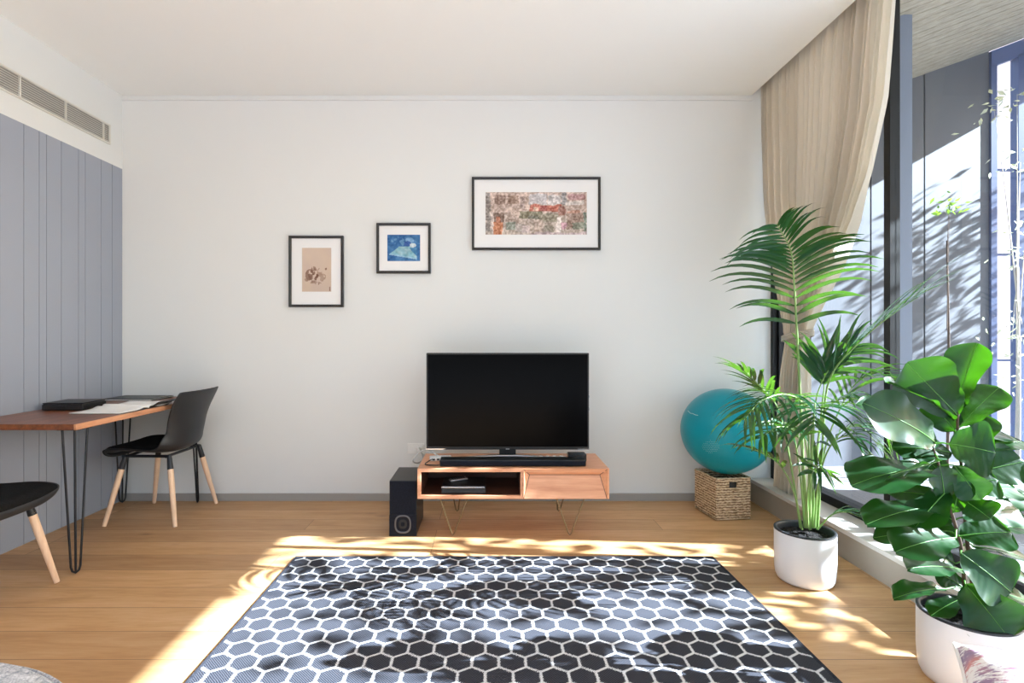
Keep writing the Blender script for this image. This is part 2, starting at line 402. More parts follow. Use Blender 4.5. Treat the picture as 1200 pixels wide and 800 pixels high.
# ------------------------------------------------------------------ desk
desk = thing('desk', 'walnut topped desk on black hairpin legs against the grey boards', 'desk', (-2.23, 3.06, 0))
MB().box(-.296, .287, -.58, .585, .692, .72).build('desktop', M['walnut'], desk, .003)
MB().box(.287, .30, -.58, .585, .692, .72).build('edge_strip', M['walnut_edge'], desk, .002)
def hairpin(cx, cy, sx, sy):
    mb = MB(); top = .692; r = .0052
    A = Vector((cx - sx * .068, cy, top)); B = Vector((cx, cy - sy * .068, top)); Cc = Vector((cx - sx * .026, cy - sy * .022, top))
    b = Vector((cx - sx * .014, cy - sy * .012, .006))
    def U(p, q):
        e = .018
        dl = (q - p).normalized()
        pts = [p, b - dl * e + Vector((0, 0, .03)), b - dl * e * .7 + Vector((0, 0, .010)), b, b + dl * e * .7 + Vector((0, 0, .010)), b + dl * e + Vector((0, 0, .03)), q]
        return pts
    mb.tube(U(A, B), r, 8); mb.tube([Cc, b + Vector((0, 0, .03)), b], r, 8)
    xs_ = sorted((cx + sx * .012, cx - sx * .085)); ys_ = sorted((cy + sy * .012, cy - sy * .085)); mb.box(xs_[0], xs_[1], ys_[0], ys_[1], top - .004, top)
    return mb
for lx, ly, sx, sy in ((.278, -.55, 1, -1), (.265, .555, 1, 1), (-.275, -.55, -1, -1), (-.275, .555, -1, 1)):
    hairpin(lx, ly, sx, sy).build('leg', M['blackm'], desk)

# things on the desk
mb = MB().box(-.11, .11, -.10, .10, .002, .036)
bx = thing('storage_case', 'flat black case lying on the desk against the grey boards', 'case', (-2.365, 3.03, .72), .06)
mb.build('body', M['black'], bx, .006)
MB().box(-.108, .108, -.098, .098, .037, .044).build('lid', M['black'], bx, .004)
MB().box(-.02, .02, -.103, -.099, .018, .028).build('latch', M['blackm'], bx)

fo = thing('folder', 'thin black folder lying on the desk by the back wall', 'folder', (-2.32, 3.50, .72), 0)
MB().box(-.16, .17, -.12, .12, .0005, .004).box(-.16, .17, -.115, .12, .0085, .012).build('cover', M['black'], fo, .001)
MB().box(-.155, .165, -.115, .115, .0042, .0083).build('pages', M['paper'], fo)

mg = thing('magazine', 'open white magazine with curling pages on the desk', 'magazine', (-2.07, 3.03, .72), .0)
def page(sgn, hump, lift):
    def fn(u, v):
        s = v
        z = .004 + hump * math.exp(-((s - .12) / .16) ** 2) * (1 - .3 * u) * (1 if s > 0 else 0) - hump * math.exp(-(.12 / .16) ** 2) * (1 - s) * 0 + lift * s * s * (1 - u * .2)
        return (-.145 + .27 * u + .012 * sgn * s, sgn * .22 * s, z)
    return fn
for sgn, hump, lift, nm in ((-1, .012, 0, 'page_block'), (1, .018, .012, 'page_block')):
    o = MB().grid(page(sgn, hump, lift), 8, 16).build(nm, M['paper'], mg); solid(o, .004, 0)
o = MB().grid(lambda u, v: (.125 + .05 * math.sin(u * PI * .5) , .03 + .17 * v, .006 + .028 * math.sin(u * PI * .75)), 8, 4).build('curled_cover', M['black'], mg); solid(o, .0015, 0)
MB().box(-.147, .128, -.222, .222, .0004, .0016).build('back_cover', M['black'], mg)

# ------------------------------------------------------------------ chairs
def make_chair(label, group):
    """local +X = forward"""
    t = thing('chair', label, 'chair', group=group)
    prof = spline([(.235, .405), (.215, .43), (.12, .436), (-.02, .424), (-.12, .425), (-.178, .455), (-.202, .52), (-.222, .62), (-.252, .715), (-.285, .80)] and
                  [Vector((a, 0, b)) for a, b in ((.228, .388), (.222, .424), (.12, .434), (-.03, .424), (-.125, .426), (-.182, .455), (-.206, .52), (-.214, .61), (-.234, .71), (-.266, .80))], 40)
    wt = [(0, .40), (.04, .425), (.1, .445), (.25, .46), (.42, .455), (.55, .445), (.67, .39), (.78, .41), (.9, .445), (.96, .44), (1, .43)]
    def fn(u, v):
        i = v * 39; k = min(int(i), 38); p = prof[k].lerp(prof[k + 1], i - k)
        w = interp(wt, v) / 2; s = u * 2 - 1
        # edges of the seat curl up, edges of the back wrap forward
        up = .03 * s ** 4 * max(0, 1 - v / .5) if v < .5 else 0
        wrap = interp([(0, 0), (.35, .012), (.5, .05), (.62, .075), (.8, .06), (1, .03)], v) * abs(s) ** 2.2
        side = interp([(0, 0), (.42, .03), (.58, .05), (.75, .0), (1, 0)], v) * abs(s) ** 3
        return Vector((p.x + wrap, s * w, p.z + up + side))
    o = MB().grid(fn, 16, 40).build('seat_shell', M['shell'], t); solid(o, .011, 0); subsurf(o, 1)
    def pad(u, v):
        vv = .0 + v * .43; q = fn(.5 + (u - .5) * .93, vv); e = (1 - abs(2 * u - 1) ** 6) * (1 - abs(2 * v - 1) ** 8)
        return q + Vector((0, 0, 0.006 + .030 * e))
    o = MB().grid(pad, 14, 18).build('seat_pad', M['pad'], t); solid(o, .006, 0)
    # under-frame and legs
    mb = MB()
    for sy in (-1, 1): mb.tube([(.15, sy * .16, .408), (-.14, sy * .16, .408)], .009)
    for x in (-.12, .13): mb.tube([(x, -.165, .406), (x, .165, .406)], .009)
    mb.build('under_frame', M['blackm'], t)
    for sx in (-1, 1):
        for sy in (-1, 1):
            a = Vector((sx * .135, sy * .155, .412)); b = Vector((sx * .215, sy * .225, 0)); m = a.lerp(b, .17)
            lg = MB().tube([m, m.lerp(b, .3), b + Vector((0, 0, .004))], [.0165, .0165, .0115], 14).build('leg', M['beech'], t)
            MB().tube([a, m.lerp(b, .03)], [.013, .0175], 12).build('socket', M['blackm'], lg)
    return t
def copy_tree(o, parent=None):
    c = o.copy(); C.objects.link(c)
    if parent: c.parent = parent
    for ch in list(o.children): copy_tree(ch, c)
    return c
ch = make_chair('black shell chair with beech legs pulled up to the desk by the back wall', 'desk chairs')
ch.location = (-2.062, 3.365, 0); ch.rotation_euler = (0, 0, PI - .03)
ch2 = copy_tree(ch); ch2['label'] = 'black padded chair cut off by the left edge, one beech leg showing'
ch2.location = (-2.195, 2.205, 0); ch2.rotation_euler = (0, 0, .0)

# ------------------------------------------------------------------ tv cabinet
tvc = thing('tv_cabinet', 'low acacia wood tv cabinet with open niche, drawer and hairpin legs', 'cabinet', (.141, 3.155, 0))
x0, x1, y0, y1, z0, z1 = -.537, .537, -.195, .195, .223, .393
th = .02; dv = .048
mb = MB().box(x0, x1, y0, y1, z1 - th, z1).box(x0, x1, y0, y1, z0, z0 + th).box(x0, x0 + th, y0, y1, z0 + th, z1 - th).box(x1 - th * .6, x1, y0, y1, z0 + th, z1 - th)
mb.box(dv - .008, dv + .008, y0, y1, z0 + th, z1 - th)
mb.build('carcass', M['acacia'], tvc, .002)
MB().box(x0 + th, dv - .008, y1 - .02, y1 - .006, z0 + th, z1 - th).build('back_panel', M['acacia_dark'], tvc)
MB().box(x0 + th, dv - .009, y0 + .012, y1 - .02, z0 + th + .0005, z0 + th + .002).box(x0 + th, x0 + th + .002, y0 + .012, y1 - .02, z0 + th, z1 - th).box(dv - .0105, dv - .0085, y0 + .012, y1 - .02, z0 + th, z1 - th).build('niche_lining', M['acacia_dark'], tvc)
# drawer front folded like an envelope
a0, a1, b0, b1 = dv + .010, x1 - th * .6 - .002, z0 + .004, z1 - .004
yf = y0 - .006; ins = .030; xi = .034; zi = b1 - .036
vs = [(a0, yf, b0), (a1, yf, b0), (a1, yf, b1), (a0, yf, b1), (a0 + xi, yf + ins, zi), (a1 - xi, yf + ins, zi)]
vs += [(x, y0 + .16, z) for x, z in ((a0, b0), (a1, b0), (a1, b1), (a0, b1))]
drawer = MB().add(vs, [(0, 1, 5, 4), (4, 5, 2, 3), (0, 4, 3), (1, 2, 5), (0, 3, 9, 6), (1, 7, 8, 2), (3, 2, 8, 9), (0, 6, 7, 1), (6, 9, 8, 7)]).build('drawer', M['acacia'], tvc)
mb = MB()
for p, q in ((4, 5), (4, 0), (5, 1), (4, 3), (5, 2)):
    p_, q_ = Vector(vs[p]), Vector(vs[q]); mb.tube([p_ + Vector((0, -.0005, 0)), q_ + Vector((0, -.0005, 0))], .0017, 6)
mb.build('fold_seam', M['acacia_dark'], drawer)
def vleg(pt, fy, by):
    (xa, xb), xm = pt
    mb = MB().tube([(xa, fy, z0), (xm - .008, by, .014), (xm, by, .005), (xm + .008, by, .014), (xb, fy, z0)], .0040, 8)
    mb.box(xa - .01, xb + .01, fy - .02, fy + .02, z0 - .004, z0)
    return mb
ox, oy = .141, 3.155
for (xa, xb, xm, fy, by) in ((-.28, -.113, -.2, 3.03, 3.008), (.384, .556, .465, 3.03, 3.008), (-.235, -.165, -.2, 3.29, 3.42), (.43, .50, .456, 3.29, 3.42)):
    vleg(((xa - ox, xb - ox), xm - ox), fy - oy, by - oy).build('leg', M['brass'], tvc)

# tv
ZT = .393
tv = thing('television', 'large black flat television standing on the wooden cabinet', 'television', (.118, 3.205, ZT))
w = .4915
MB().box(-w, w, -.012, .03, .057, .640).box(-w + .06, w - .06, .03, .06, .10, .50).build('housing', M['black'], tv, .004)
MB().box(-w + .009, w - .009, -.0135, -.0115, .075, .631).build('screen', M['screen'], tv)
MB().box(-w, w, -.0145, -.0118, .0575, .064).build('trim_strip', M['blackm'], tv)
MB().box(-w, -w + .115, -.0155, -.0144, .0585, .0635).build('chrome_accent', M['shiny'], tv)
MB().box(w - .07, w, -.0155, -.0144, .0585, .0635).build('chrome_accent', M['shiny'], tv)
MB().box(-.011, .011, -.0155, -.0144, .0595, .0632).build('maker_badge', M['silver'], tv)
mb = MB().box(-.05, .05, .0, .03, .012, .10)
mb.build('neck', M['black'], tv, .003)
o = MB().grid(lambda u, v: ((u - .5) * .5, -.075 + .05 * (2 * u - 1) ** 2 + v * .02 + .02, .006 + .022 * (1 - (2 * u - 1) ** 2)), 24, 2).build('stand_arc', M['silver'], tv); solid(o, .008, 0)
MB().lathe([(0, .0005), (.19, .0005), (.19, .006), (0, .009)], seg=40).build('stand_base', M['black'], tv).scale = (1, .5, 1)
for z in (.30, .375): MB().box(w, w + .004, 0, .014, z - .008, z + .008).build('side_port', M['shiny'], tv)

# soundbar
sb = thing('soundbar', 'long black soundbar lying on the cabinet in front of the television', 'soundbar', (.14, 3.043, ZT))
MB().box(-.416, .416, -.043, .043, .003, .040).build('body', M['black'], sb, .006, 3)
MB().box(-.41, .41, -.0455, -.042, .007, .034).build('grille', M['navy'], sb, .002)
for x in (-.325, .325): MB().box(x - .025, x + .025, -.03, .03, 0, .003).build('foot', M['black'], sb)

# subwoofer
sw = thing('subwoofer', 'black floor speaker with round port left of the cabinet', 'speaker', (-.482, 3.15, 0))
MB().box(-.077, .077, -.155, .16, .004, .316).build('enclosure', M['black'], sw, .004)
MB().box(-.074, .074, -.159, -.154, .125, .312).build('grille_cloth', M['navy'], sw, .002)
MB().box(-.077, .077, -.160, -.154, .004, .123).build('front_panel', M['navy'], sw, .002)
def ring(r0, r1, y0, y1):
    vs = []; n = 40
    for r, y in ((r0, y0), ((r0 + r1) / 2, y0 - .003), (r1, y1)):
        for k in range(n):
            th = 2 * PI * k / n; c, s = math.cos(th), math.sin(th)
            e = lambda q: math.copysign(abs(q) ** .75, q)
            vs.append((r * e(c) * .9, y, .072 + r * e(s)))
    return MB().add(vs, [(j * n + k, j * n + (k + 1) % n, (j + 1) * n + (k + 1) % n, (j + 1) * n + k) for j in range(2) for k in range(n)], 0, True)
ring(.052, .040, -.161, -.157).build('port_flare', M['flare'], sw)
ring(.040, .012, -.157, -.1625).build('port_throat', M['dark'], sw)
for sx in (-1, 1):
    for sy in (-1, 1): MB().lathe([(0, 0), (.012, 0), (.012, .005), (0, .005)], (sx * .055, sy * .12, 0), 12).build('foot', M['black'], sw)

# media player in the niche, remote on it
mp_ = thing('media_player', 'slim black disc player in the open niche of the cabinet', 'media player', (-.138, 3.085, .2455))
MB().box(-.125, .125, -.105, .10, .003, .044).build('body', M['black'], mp_, .003)
MB().box(-.124, .124, -.1075, -.104, .006, .026).build('front_panel', M['shell'], mp_, .001)
MB().box(-.124, .118, -.112, -.106, .034, .043).build('chrome_edge', M['shiny'], mp_, .002)
MB().box(-.11, -.02, -.110, -.1065, .017, .0215).build('disc_slot', M['dark'], mp_)
rc = thing('remote_control', 'small silver grey remote lying on the disc player', 'remote control', (-.175, 3.10, .2905), .5)
MB().box(-.055, .055, -.018, .018, 0, .012).build('body', M['silver'], rc, .004)
mb = MB()
for i in range(6):
    for j in range(2): mb.lathe([(.004, 0), (.004, .002), (0, .002)], (-.035 + i * .014, -.006 + j * .012, .012), 10)
mb.build('buttons', M['dark'], rc)

# small bits behind the soundbar
hub = thing('network_switch', 'small white box behind the left end of the soundbar', 'electronics', (-.275, 3.17, ZT), .15)
MB().box(-.075, .055, -.03, .03, .001, .022).build('body', M['white_plastic'], hub, .004)
mb = MB()
for i in range(4): mb.box(-.06 + i * .026, -.044 + i * .026, -.0315, -.0295, .006, .016)
mb.build('sockets', M['dark'], hub)
db = thing('set_top_box', 'small black box behind the right end of the soundbar', 'electronics', (.535, 3.15, ZT), 0)
MB().box(-.06, .045, -.035, .035, .002, .046).build('body', M['black'], db, .004)
MB().box(-.05, .03, -.0365, -.0345, .016, .022).build('display', M['screen'], db)
pl = thing('power_board', 'short silver power board behind the right half of the soundbar', 'power board', (.37, 3.125, ZT), 0)
MB().box(-.09, .09, -.022, .022, .001, .030).build('body', M['silver'], pl, .005)
for i in range(4): MB().box(-.068 + i * .04, -.048 + i * .04, -.010, .010, .030, .036).build('plug', M['white_plastic'], pl, .003)
cb = MB().tube(spline([(-.30, 3.20, .410), (-.37, 3.21, .445), (-.42, 3.19, .43), (-.452, 3.18, .385), (-.435, 3.30, .345), (-.43, 3.50, .33), (-.47, 3.628, .37)], 40), .0042, 8).build('cable', M['greycord'])
tag(cb, 'grey cable looping off the left end of the cabinet to the wall', 'cable')
cb = MB().tube(spline([(.18, 3.37, .21), (.20, 3.42, .16), (.26, 3.47, .145), (.36, 3.47, .15), (.42, 3.38, .20)], 30), .003, 8).build('cable', M['greycord'])
tag(cb, 'thin grey cable sagging beneath the cabinet', 'cable')
cb = MB().tube(spline([(-.33, 3.13, .408), (-.352, 3.10, .400), (-.36, 3.04, .3975), (-.30, 3.02, .3975), (-.28, 3.025, .398)], 26), .003, 8).build('cable', M['black'])
tag(cb, 'black cable lying on the cabinet left of the soundbar', 'cable')
po = thing('power_outlet', 'white double power outlet on the wall behind the cabinet', 'outlet', (-.50, YB, .36))
MB().box(-.058, .058, -.009, 0, -.036, .036).build('plate', M['white_plastic'], po, .003)
for sx in (-1, 1):
    MB().box(sx * .028 - .006, sx * .028 + .006, -.011, -.009, .014, .026).build('switch', M['white_plastic'], po, .001)
MB().box(.008, .048, -.034, -.009, -.024, .012).build('plug', M['white_plastic'], po, .005)

# ------------------------------------------------------------------ pictures
def art(name, parent, w, h, nx, ny, fn, y):
    me = bpy.data.meshes.new(name)
    vs = [(-w / 2 + w * i / nx, y, -h / 2 + h * j / ny) for j in range(ny + 1) for i in range(nx + 1)]
    q = nx + 1
    fs = [(j * q + i, j * q + i + 1, (j + 1) * q + i + 1, (j + 1) * q + i) for j in range(ny) for i in range(nx)]
    me.from_pydata(vs, [], fs); ca = me.color_attributes.new('paint', 'FLOAT_COLOR', 'CORNER')
    for fi in range(len(fs)):
        i, j = fi % nx, fi // nx; c = lin(*[max(0, min(255, k)) for k in fn((i + .5) / nx, (j + .5) / ny)])
        for k in range(4): ca.data[fi * 4 + k].color = c
    me.materials.append(M['art']); o = bpy.data.objects.new(name, me); C.objects.link(o); o.parent = parent
    o.modifiers.new('solidify', 'SOLIDIFY').thickness = .0006
    return o
def picture(label, px0, px1, py0, py1, fw, aw, ah, adx, adz, nx, ny, fn):
    d = YB - .028
    a, b = P(px0, py0, d), P(px1, py1, d); w, h = b.x - a.x, a.z - b.z
    t = thing('framed_picture', label, 'picture', ((a.x + b.x) / 2, YB, (a.z + b.z) / 2))
    w /= 2; h /= 2
    # mitred frame, its face rising to the outer edge
    loops = []
    for (dx, y) in ((0, -.0005), (0, -.026), (.004, -.028), (fw - .003, -.026), (fw, -.023), (fw, -.010)):
        loops.append([(sx * (w - dx), y, sz * (h - dx)) for sx, sz in ((-1, -1), (1, -1), (1, 1), (-1, 1))])
    vs = [p for L in loops for p in L]
    fs = [(r * 4 + k, r * 4 + (k + 1) % 4, (r + 1) * 4 + (k + 1) % 4, (r + 1) * 4 + k) for r in range(len(loops) - 1) for k in range(4)]
    MB().add(vs, fs).build('frame', M['frame'], t)
    MB().box(-w + fw * .6, w - fw * .6, -.014, -.003, -h + fw * .6, h - fw * .6).build('mount', M['mat'], t)
    o = art('artwork', t, aw, ah, nx, ny, fn, -.0149); o.location = (adx, 0, adz)
    return t
ra = random.Random(3)
def blob(u, v, cu, cv, ru, rv): return ((u - cu) / ru) ** 2 + ((v - cv) / rv) ** 2 < 1
n2 = [[ra.random() for _ in range(64)] for _ in range(64)]
def nz(u, v, s):
    x, y = u * s, v * s; i, j = int(x), int(y); f, g = x - i, y - j
    q = lambda a, b: n2[a % 64][b % 64]
    return (q(i, j) * (1 - f) + q(i + 1, j) * f) * (1 - g) + (q(i, j + 1) * (1 - f) + q(i + 1, j + 1) * f) * g
def paint_ink(u, v):
    c = [208 - 8 * nz(u, v, 5), 188 - 8 * nz(u, v, 5), 168]
    c = [k + 6 * (v - .5) for k in c]
    ink = 0
    for cu, cv, ru, rv, d in ((.26, .38, .15, .13, .75), (.40, .48, .10, .10, .6), (.48, .33, .12, .08, .85), (.60, .44, .09, .10, .4), (.72, .34, .10, .07, .35), (.35, .22, .16, .035, .5), (.55, .19, .12, .03, .45), (.15, .27, .07, .04, .5), (.82, .52, .035, .03, .6), (.68, .28, .06, .05, .4), (.95, .06, .025, .05, .8)):
        if blob(u, v, cu, cv, ru, rv) and nz(u + cu, v, 17) > .40: ink = max(ink, d * (.5 + .5 * nz(u, v, 23)))
    return [c[0] * (1 - ink) + 84 * ink, c[1] * (1 - ink) + 48 * ink, c[2] * (1 - ink) + 34 * ink]
def paint_blue(u, v):
    c = [44 + 26 * nz(u, v, 6), 104 + 26 * nz(u, v, 6), 168 + 18 * nz(u, v, 6)]
    if blob(u, v, .32, .72, .22, .2) and nz(u, v, 12) > .5: c = [96, 152, 200]
    # reclining light form on a slanted sheet
    lo = .24 - .14 * max(0, (u - .05) / .65); hi = .26 + (u - .05) * .9 if u < .35 else .56
    if .06 < u < .90 and lo < v < min(hi, .56 if u < .72 else .60 - (u - .72) * 1.2):
        k = nz(u, v, 14); c = [120 + 50 * k, 188 + 20 * k, 208 + 12 * k]
        if v < lo + .06: c = [150, 200, 228]
    if u > .66 and v < .5 and (u - .66) * 1.3 > .5 - v and u < .9: c = [74, 140, 190]
    if blob(u, v, .68, .78, .13, .12): c = [120, 172, 218]
    if blob(u, v, .62, .66, .11, .10): c = [52, 96, 168]
    if blob(u, v, .78, .60, .10, .08): c = [200, 222, 230]
    m = (nz(u, v, 18) - .5) * 34 + (nz(u, v, 7) - .5) * 30
    return [c[0] * .9 + 10 + m, c[1] * .9 + 4 + m, c[2] * .9 + 2 + m]
rects = [(.0, .05, .08, 1, (128, 124, 122)), (.09, .20, .72, .93, (138, 112, 100)), (.22, .33, .70, .93, (142, 114, 98)), (.34, .39, .6, .9, (150, 130, 124)),
         (.43, .61, .72, .96, (206, 206, 212)), (.62, .74, .72, .94, (212, 210, 212)), (.75, .80, .7, 1, (150, 152, 156)), (.82, .99, .82, .95, (168, 122, 124)), (.80, .97, .70, .80, (222, 216, 212)),
         (.44, .75, .55, .70, (190, 92, 74)), (.54, .61, .55, .70, (150, 58, 52)), (.47, .53, .57, .65, (214, 176, 148)), (.72, .79, .45, .66, (160, 110, 98)), (.80, .94, .5, .56, (184, 132, 110)),
         (.34, .56, .38, .56, (112, 112, 88)), (.42, .53, .38, .46, (72, 76, 62)), (.55, .72, .30, .5, (146, 142, 122)), (.20, .33, .24, .5, (178, 158, 146)), (.20, .30, .10, .30, (134, 148, 134)), (.30, .40, .05, .25, (168, 160, 154)),
         (.80, .97, .12, .50, (138, 112, 98)), (.86, .97, .12, .28, (112, 122, 104)), (.97, 1, .05, .5, (96, 116, 102)), (.05, .09, .02, .5, (214, 200, 192)), (.08, .18, .30, .50, (104, 82, 70)), (.08, .17, .0, .30, (188, 104, 62)), (.10, .14, .28, .42, (166, 88, 58)),
         (.36, .44, .04, .20, (200, 184, 184)), (.70, .745, .04, .40, (240, 232, 228)), (.75, .80, .14, .30, (188, 138, 158)), (.48, .56, .06, .34, (190, 170, 156)), (.58, .68, .04, .22, (150, 146, 130)), (.45, 1, .0, .055, (190, 172, 178))]
def paint_street(u, v):
    c = (202, 180, 168) if v > .5 else (186, 172, 160)
    for a, b, d, e, k in rects:
        if a <= u + .012 * (nz(u, v, 19) - .5) * 2 <= b and d <= v + .03 * (nz(v, u, 21) - .5) * 2 <= e: c = k
    j = (nz(u * 2.4, v, 31) - .5) * 84 + (nz(u * 1.3, v * .8, 13) - .5) * 40 + (ra.random() - .5) * 26
    g = (186, 170, 162); return [k * .66 + q * .34 + j for k, q in zip(c, g)]
picture('small black framed brown ink drawing on beige paper, lowest picture', 338, 402, 276, 359.5, .017, .201, .301, .002, .012, 60, 90, paint_ink)
picture('small black framed blue print, middle of the three pictures', 441, 504.5, 261, 320, .017, .226, .181, 0, .003, 70, 56, paint_blue)
picture('wide black framed street scene print above the television', 553, 704, 207, 292.5, .016, .698, .292, 0, .002, 190, 80, paint_street)

# ------------------------------------------------------------------ basket and ball
bk = thing('storage_basket', 'square woven seagrass basket with a handle slot under the ball', 'basket', (1.495, 3.385, 0), math.radians(8))
hw, hd2, bh, tk = .115, .125, .257, .014
mb = MB()
mb.box(-hw, hw, hd2 - tk, hd2, .004, bh).box(-hw, -hw + tk, -hd2 + tk, hd2 - tk, .004, bh).box(hw - tk, hw, -hd2 + tk, hd2 - tk, .004, bh).box(-hw, hw, -hd2 + tk, hd2 - tk, .004, .016)
# front with slot
mb.box(-hw, hw, -hd2, -hd2 + tk, .004, .198).box(-hw, -.027, -hd2, -hd2 + tk, .198, .235).box(.027, hw, -hd2, -hd2 + tk, .198, .235).box(-hw, hw, -hd2, -hd2 + tk, .235, bh)
mb.build('body', M['basket'], bk, .003)
mb = MB()
lp = [(-hw, -hd2), (hw, -hd2), (hw, hd2), (-hw, hd2), (-hw, -hd2)]
for (a, b), (c, d) in zip(lp, lp[1:]):
    for k in range(1):
        mb.tube([(a * .97, b * .97, bh - .002), (c * .97, d * .97, bh - .002)], .0085, 8)
mb.build('rim', M['basket'], bk)
MB().box(-.026, .026, -hd2 + tk + .001, -hd2 + tk + .003, .196, .237).build('slot_shade', M['dark'], bk)  # dark sheet standing in for the shade inside the slot
ball = thing('exercise_ball', 'big teal exercise ball balanced on the woven basket', 'ball', (1.517, 3.372, .532))
R = .272
def sph(u, v):
    th = u * 2 * PI; ph = v * PI - PI / 2
    return (R * math.cos(ph) * math.cos(th) * 1.01, R * math.cos(ph) * math.sin(th) * 1.01, R * .985 * math.sin(ph))
MB().grid(sph, 72, 40).build('skin', M['ball'], ball)
cam_dir = (Vector((0, 0, EYE)) - Vector(ball.location)).normalized()
def on_ball(px, py):
    rd = (P(px, py, 1) - Vector((0, 0, EYE))).normalized(); o = Vector((0, 0, EYE)) - Vector(ball.location)
    b = rd.dot(o); c = o.length_squared - (R * 1.006) ** 2; t = -b - math.sqrt(max(0, b * b - c)); return (o + rd * t)
mb = MB()
for i in range(-5, 6):
    for j in range(-4, 5):
        if (i / 5.2) ** 2 + (j / 4.2) ** 2 > 1: continue
        p = on_ball(832.5 + i * 1.9 + (j % 2) * .9, 523 + j * 1.8); nrm = p.normalized()
        p = nrm * (p.length * 1.0)
        a = nrm.cross(Vector((0, 0, 1))).normalized(); b = nrm.cross(a)
        n = 8; mb.add([p + (a * math.cos(2 * PI * k / n) + b * math.sin(2 * PI * k / n)) * .0019 - nrm * .001 for k in range(n)] + [p + nrm * .0008 + (a * math.cos(2 * PI * k / n) + b * math.sin(2 * PI * k / n)) * .0014 for k in range(n)],
               [tuple(range(n, 2 * n))] + [(k, (k + 1) % n, (k + 1) % n + n, k + n) for k in range(n)])
mb.build('printed_dots', M['ballprint'], ball)
mb = MB().tube([on_ball(x, y) for x, y in ((806, 481), (809, 484), (812, 484.5), (815, 486), (818, 486.5))], .0022, 6)
mb.build('printed_line', M['ballprint'], ball)

# ------------------------------------------------------------------ curtain
def CYl(z): return interp([(.157, 3.47), (.6, 3.43), (1.1, 3.37), (1.20, 3.375), (1.49, 3.47), (2.02, 3.595), (2.5, 3.635), (2.95, 3.645)], z)
def CYr(z): return interp([(.157, 3.16), (.6, 3.15), (1.1, 3.14), (1.20, 3.10), (1.35, 2.99), (1.474, 2.89), (1.714, 2.72), (1.94, 2.60), (2.27, 2.50), (2.95, 2.42)], z)
def cur(u, v):
    z = .162 + v * (2.955 - .162); a, b = CYl(z), CYr(z); sp_ = (a - b)
    amp = interp([(.16, .045), (.9, .04), (1.15, .022), (1.5, .036), (2.2, .034), (2.95, .024)], z)
    uu = u + .012 * math.sin(6 * u + 2 * z)
    n = 25
    fold = math.sin(2 * PI * n * uu + .6 * math.sin(2 * z) + 2.0 * math.sin(9 * u)) + .35 * math.sin(2 * PI * 11 * uu + 1.3)
    if z < 1.15: fold = fold * .7 + .5 * math.sin(2 * PI * 7 * u)
    return Vector((1.895 + amp * fold * .85, a - sp_ * u + .006 * math.cos(2 * PI * n * uu), z))
cu = thing('curtain', 'taupe linen curtain tied back beside the window', 'curtain', (0, 0, 0))
MB().grid(lambda u, v: cur(u * .88, v), 300, 70).build('drape', M['curtain'], cu)
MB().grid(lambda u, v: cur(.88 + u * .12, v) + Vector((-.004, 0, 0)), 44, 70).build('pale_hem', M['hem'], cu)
tb = [(1.895 + .042 * math.cos(k / 24 * 2 * PI), 3.245 + .145 * math.sin(k / 24 * 2 * PI), 1.135 - .02 * math.sin(k / 24 * 2 * PI)) for k in range(25)]
mb = MB()
for dz in (-.012, 0, .012): mb.tube([(x, y, z + dz) for x, y, z in tb], .008, 8)
mb.build('tieback', M['curtain'], cu)
tk_ = MB().box(1.86, 1.93, 2.3, 3.64, 2.956, 2.97).build('track', M['white_plastic'], cu)

# ------------------------------------------------------------------ pots
def pot(parent, r, h):
    MB().lathe([(0, 0), (r * .80, 0), (r * .90, .006), (r * .955, .022), (r * .985, .05), (r, .09), (r, h - .006), (r - .002, h), (r - .007, h), (r - .009, h - .004), (r - .010, h - .02)], seg=72).build('pot', M['pot'], parent)
    MB().lathe([(r + .0008, h - .005), (r + .0010, h + .0005), (r, h + .0015), (r - .012, h + .0015), (r - .014, h - .006), (r - .016, h - .05)], seg=72).build('liner', M['potdark'], parent)
    rr = random.Random(int(r * 1e4)); 
    def so(u, v):
        th = u * 2 * PI; q = (r - .014) * v
        return (q * math.cos(th), q * math.sin(th), h - .028 + .010 * (1 - v) + rr.uniform(-.004, .004) * (0 if u in (0, 1) else 1))
    MB().grid(so, 40, 10).build('soil', M['soil'], parent)

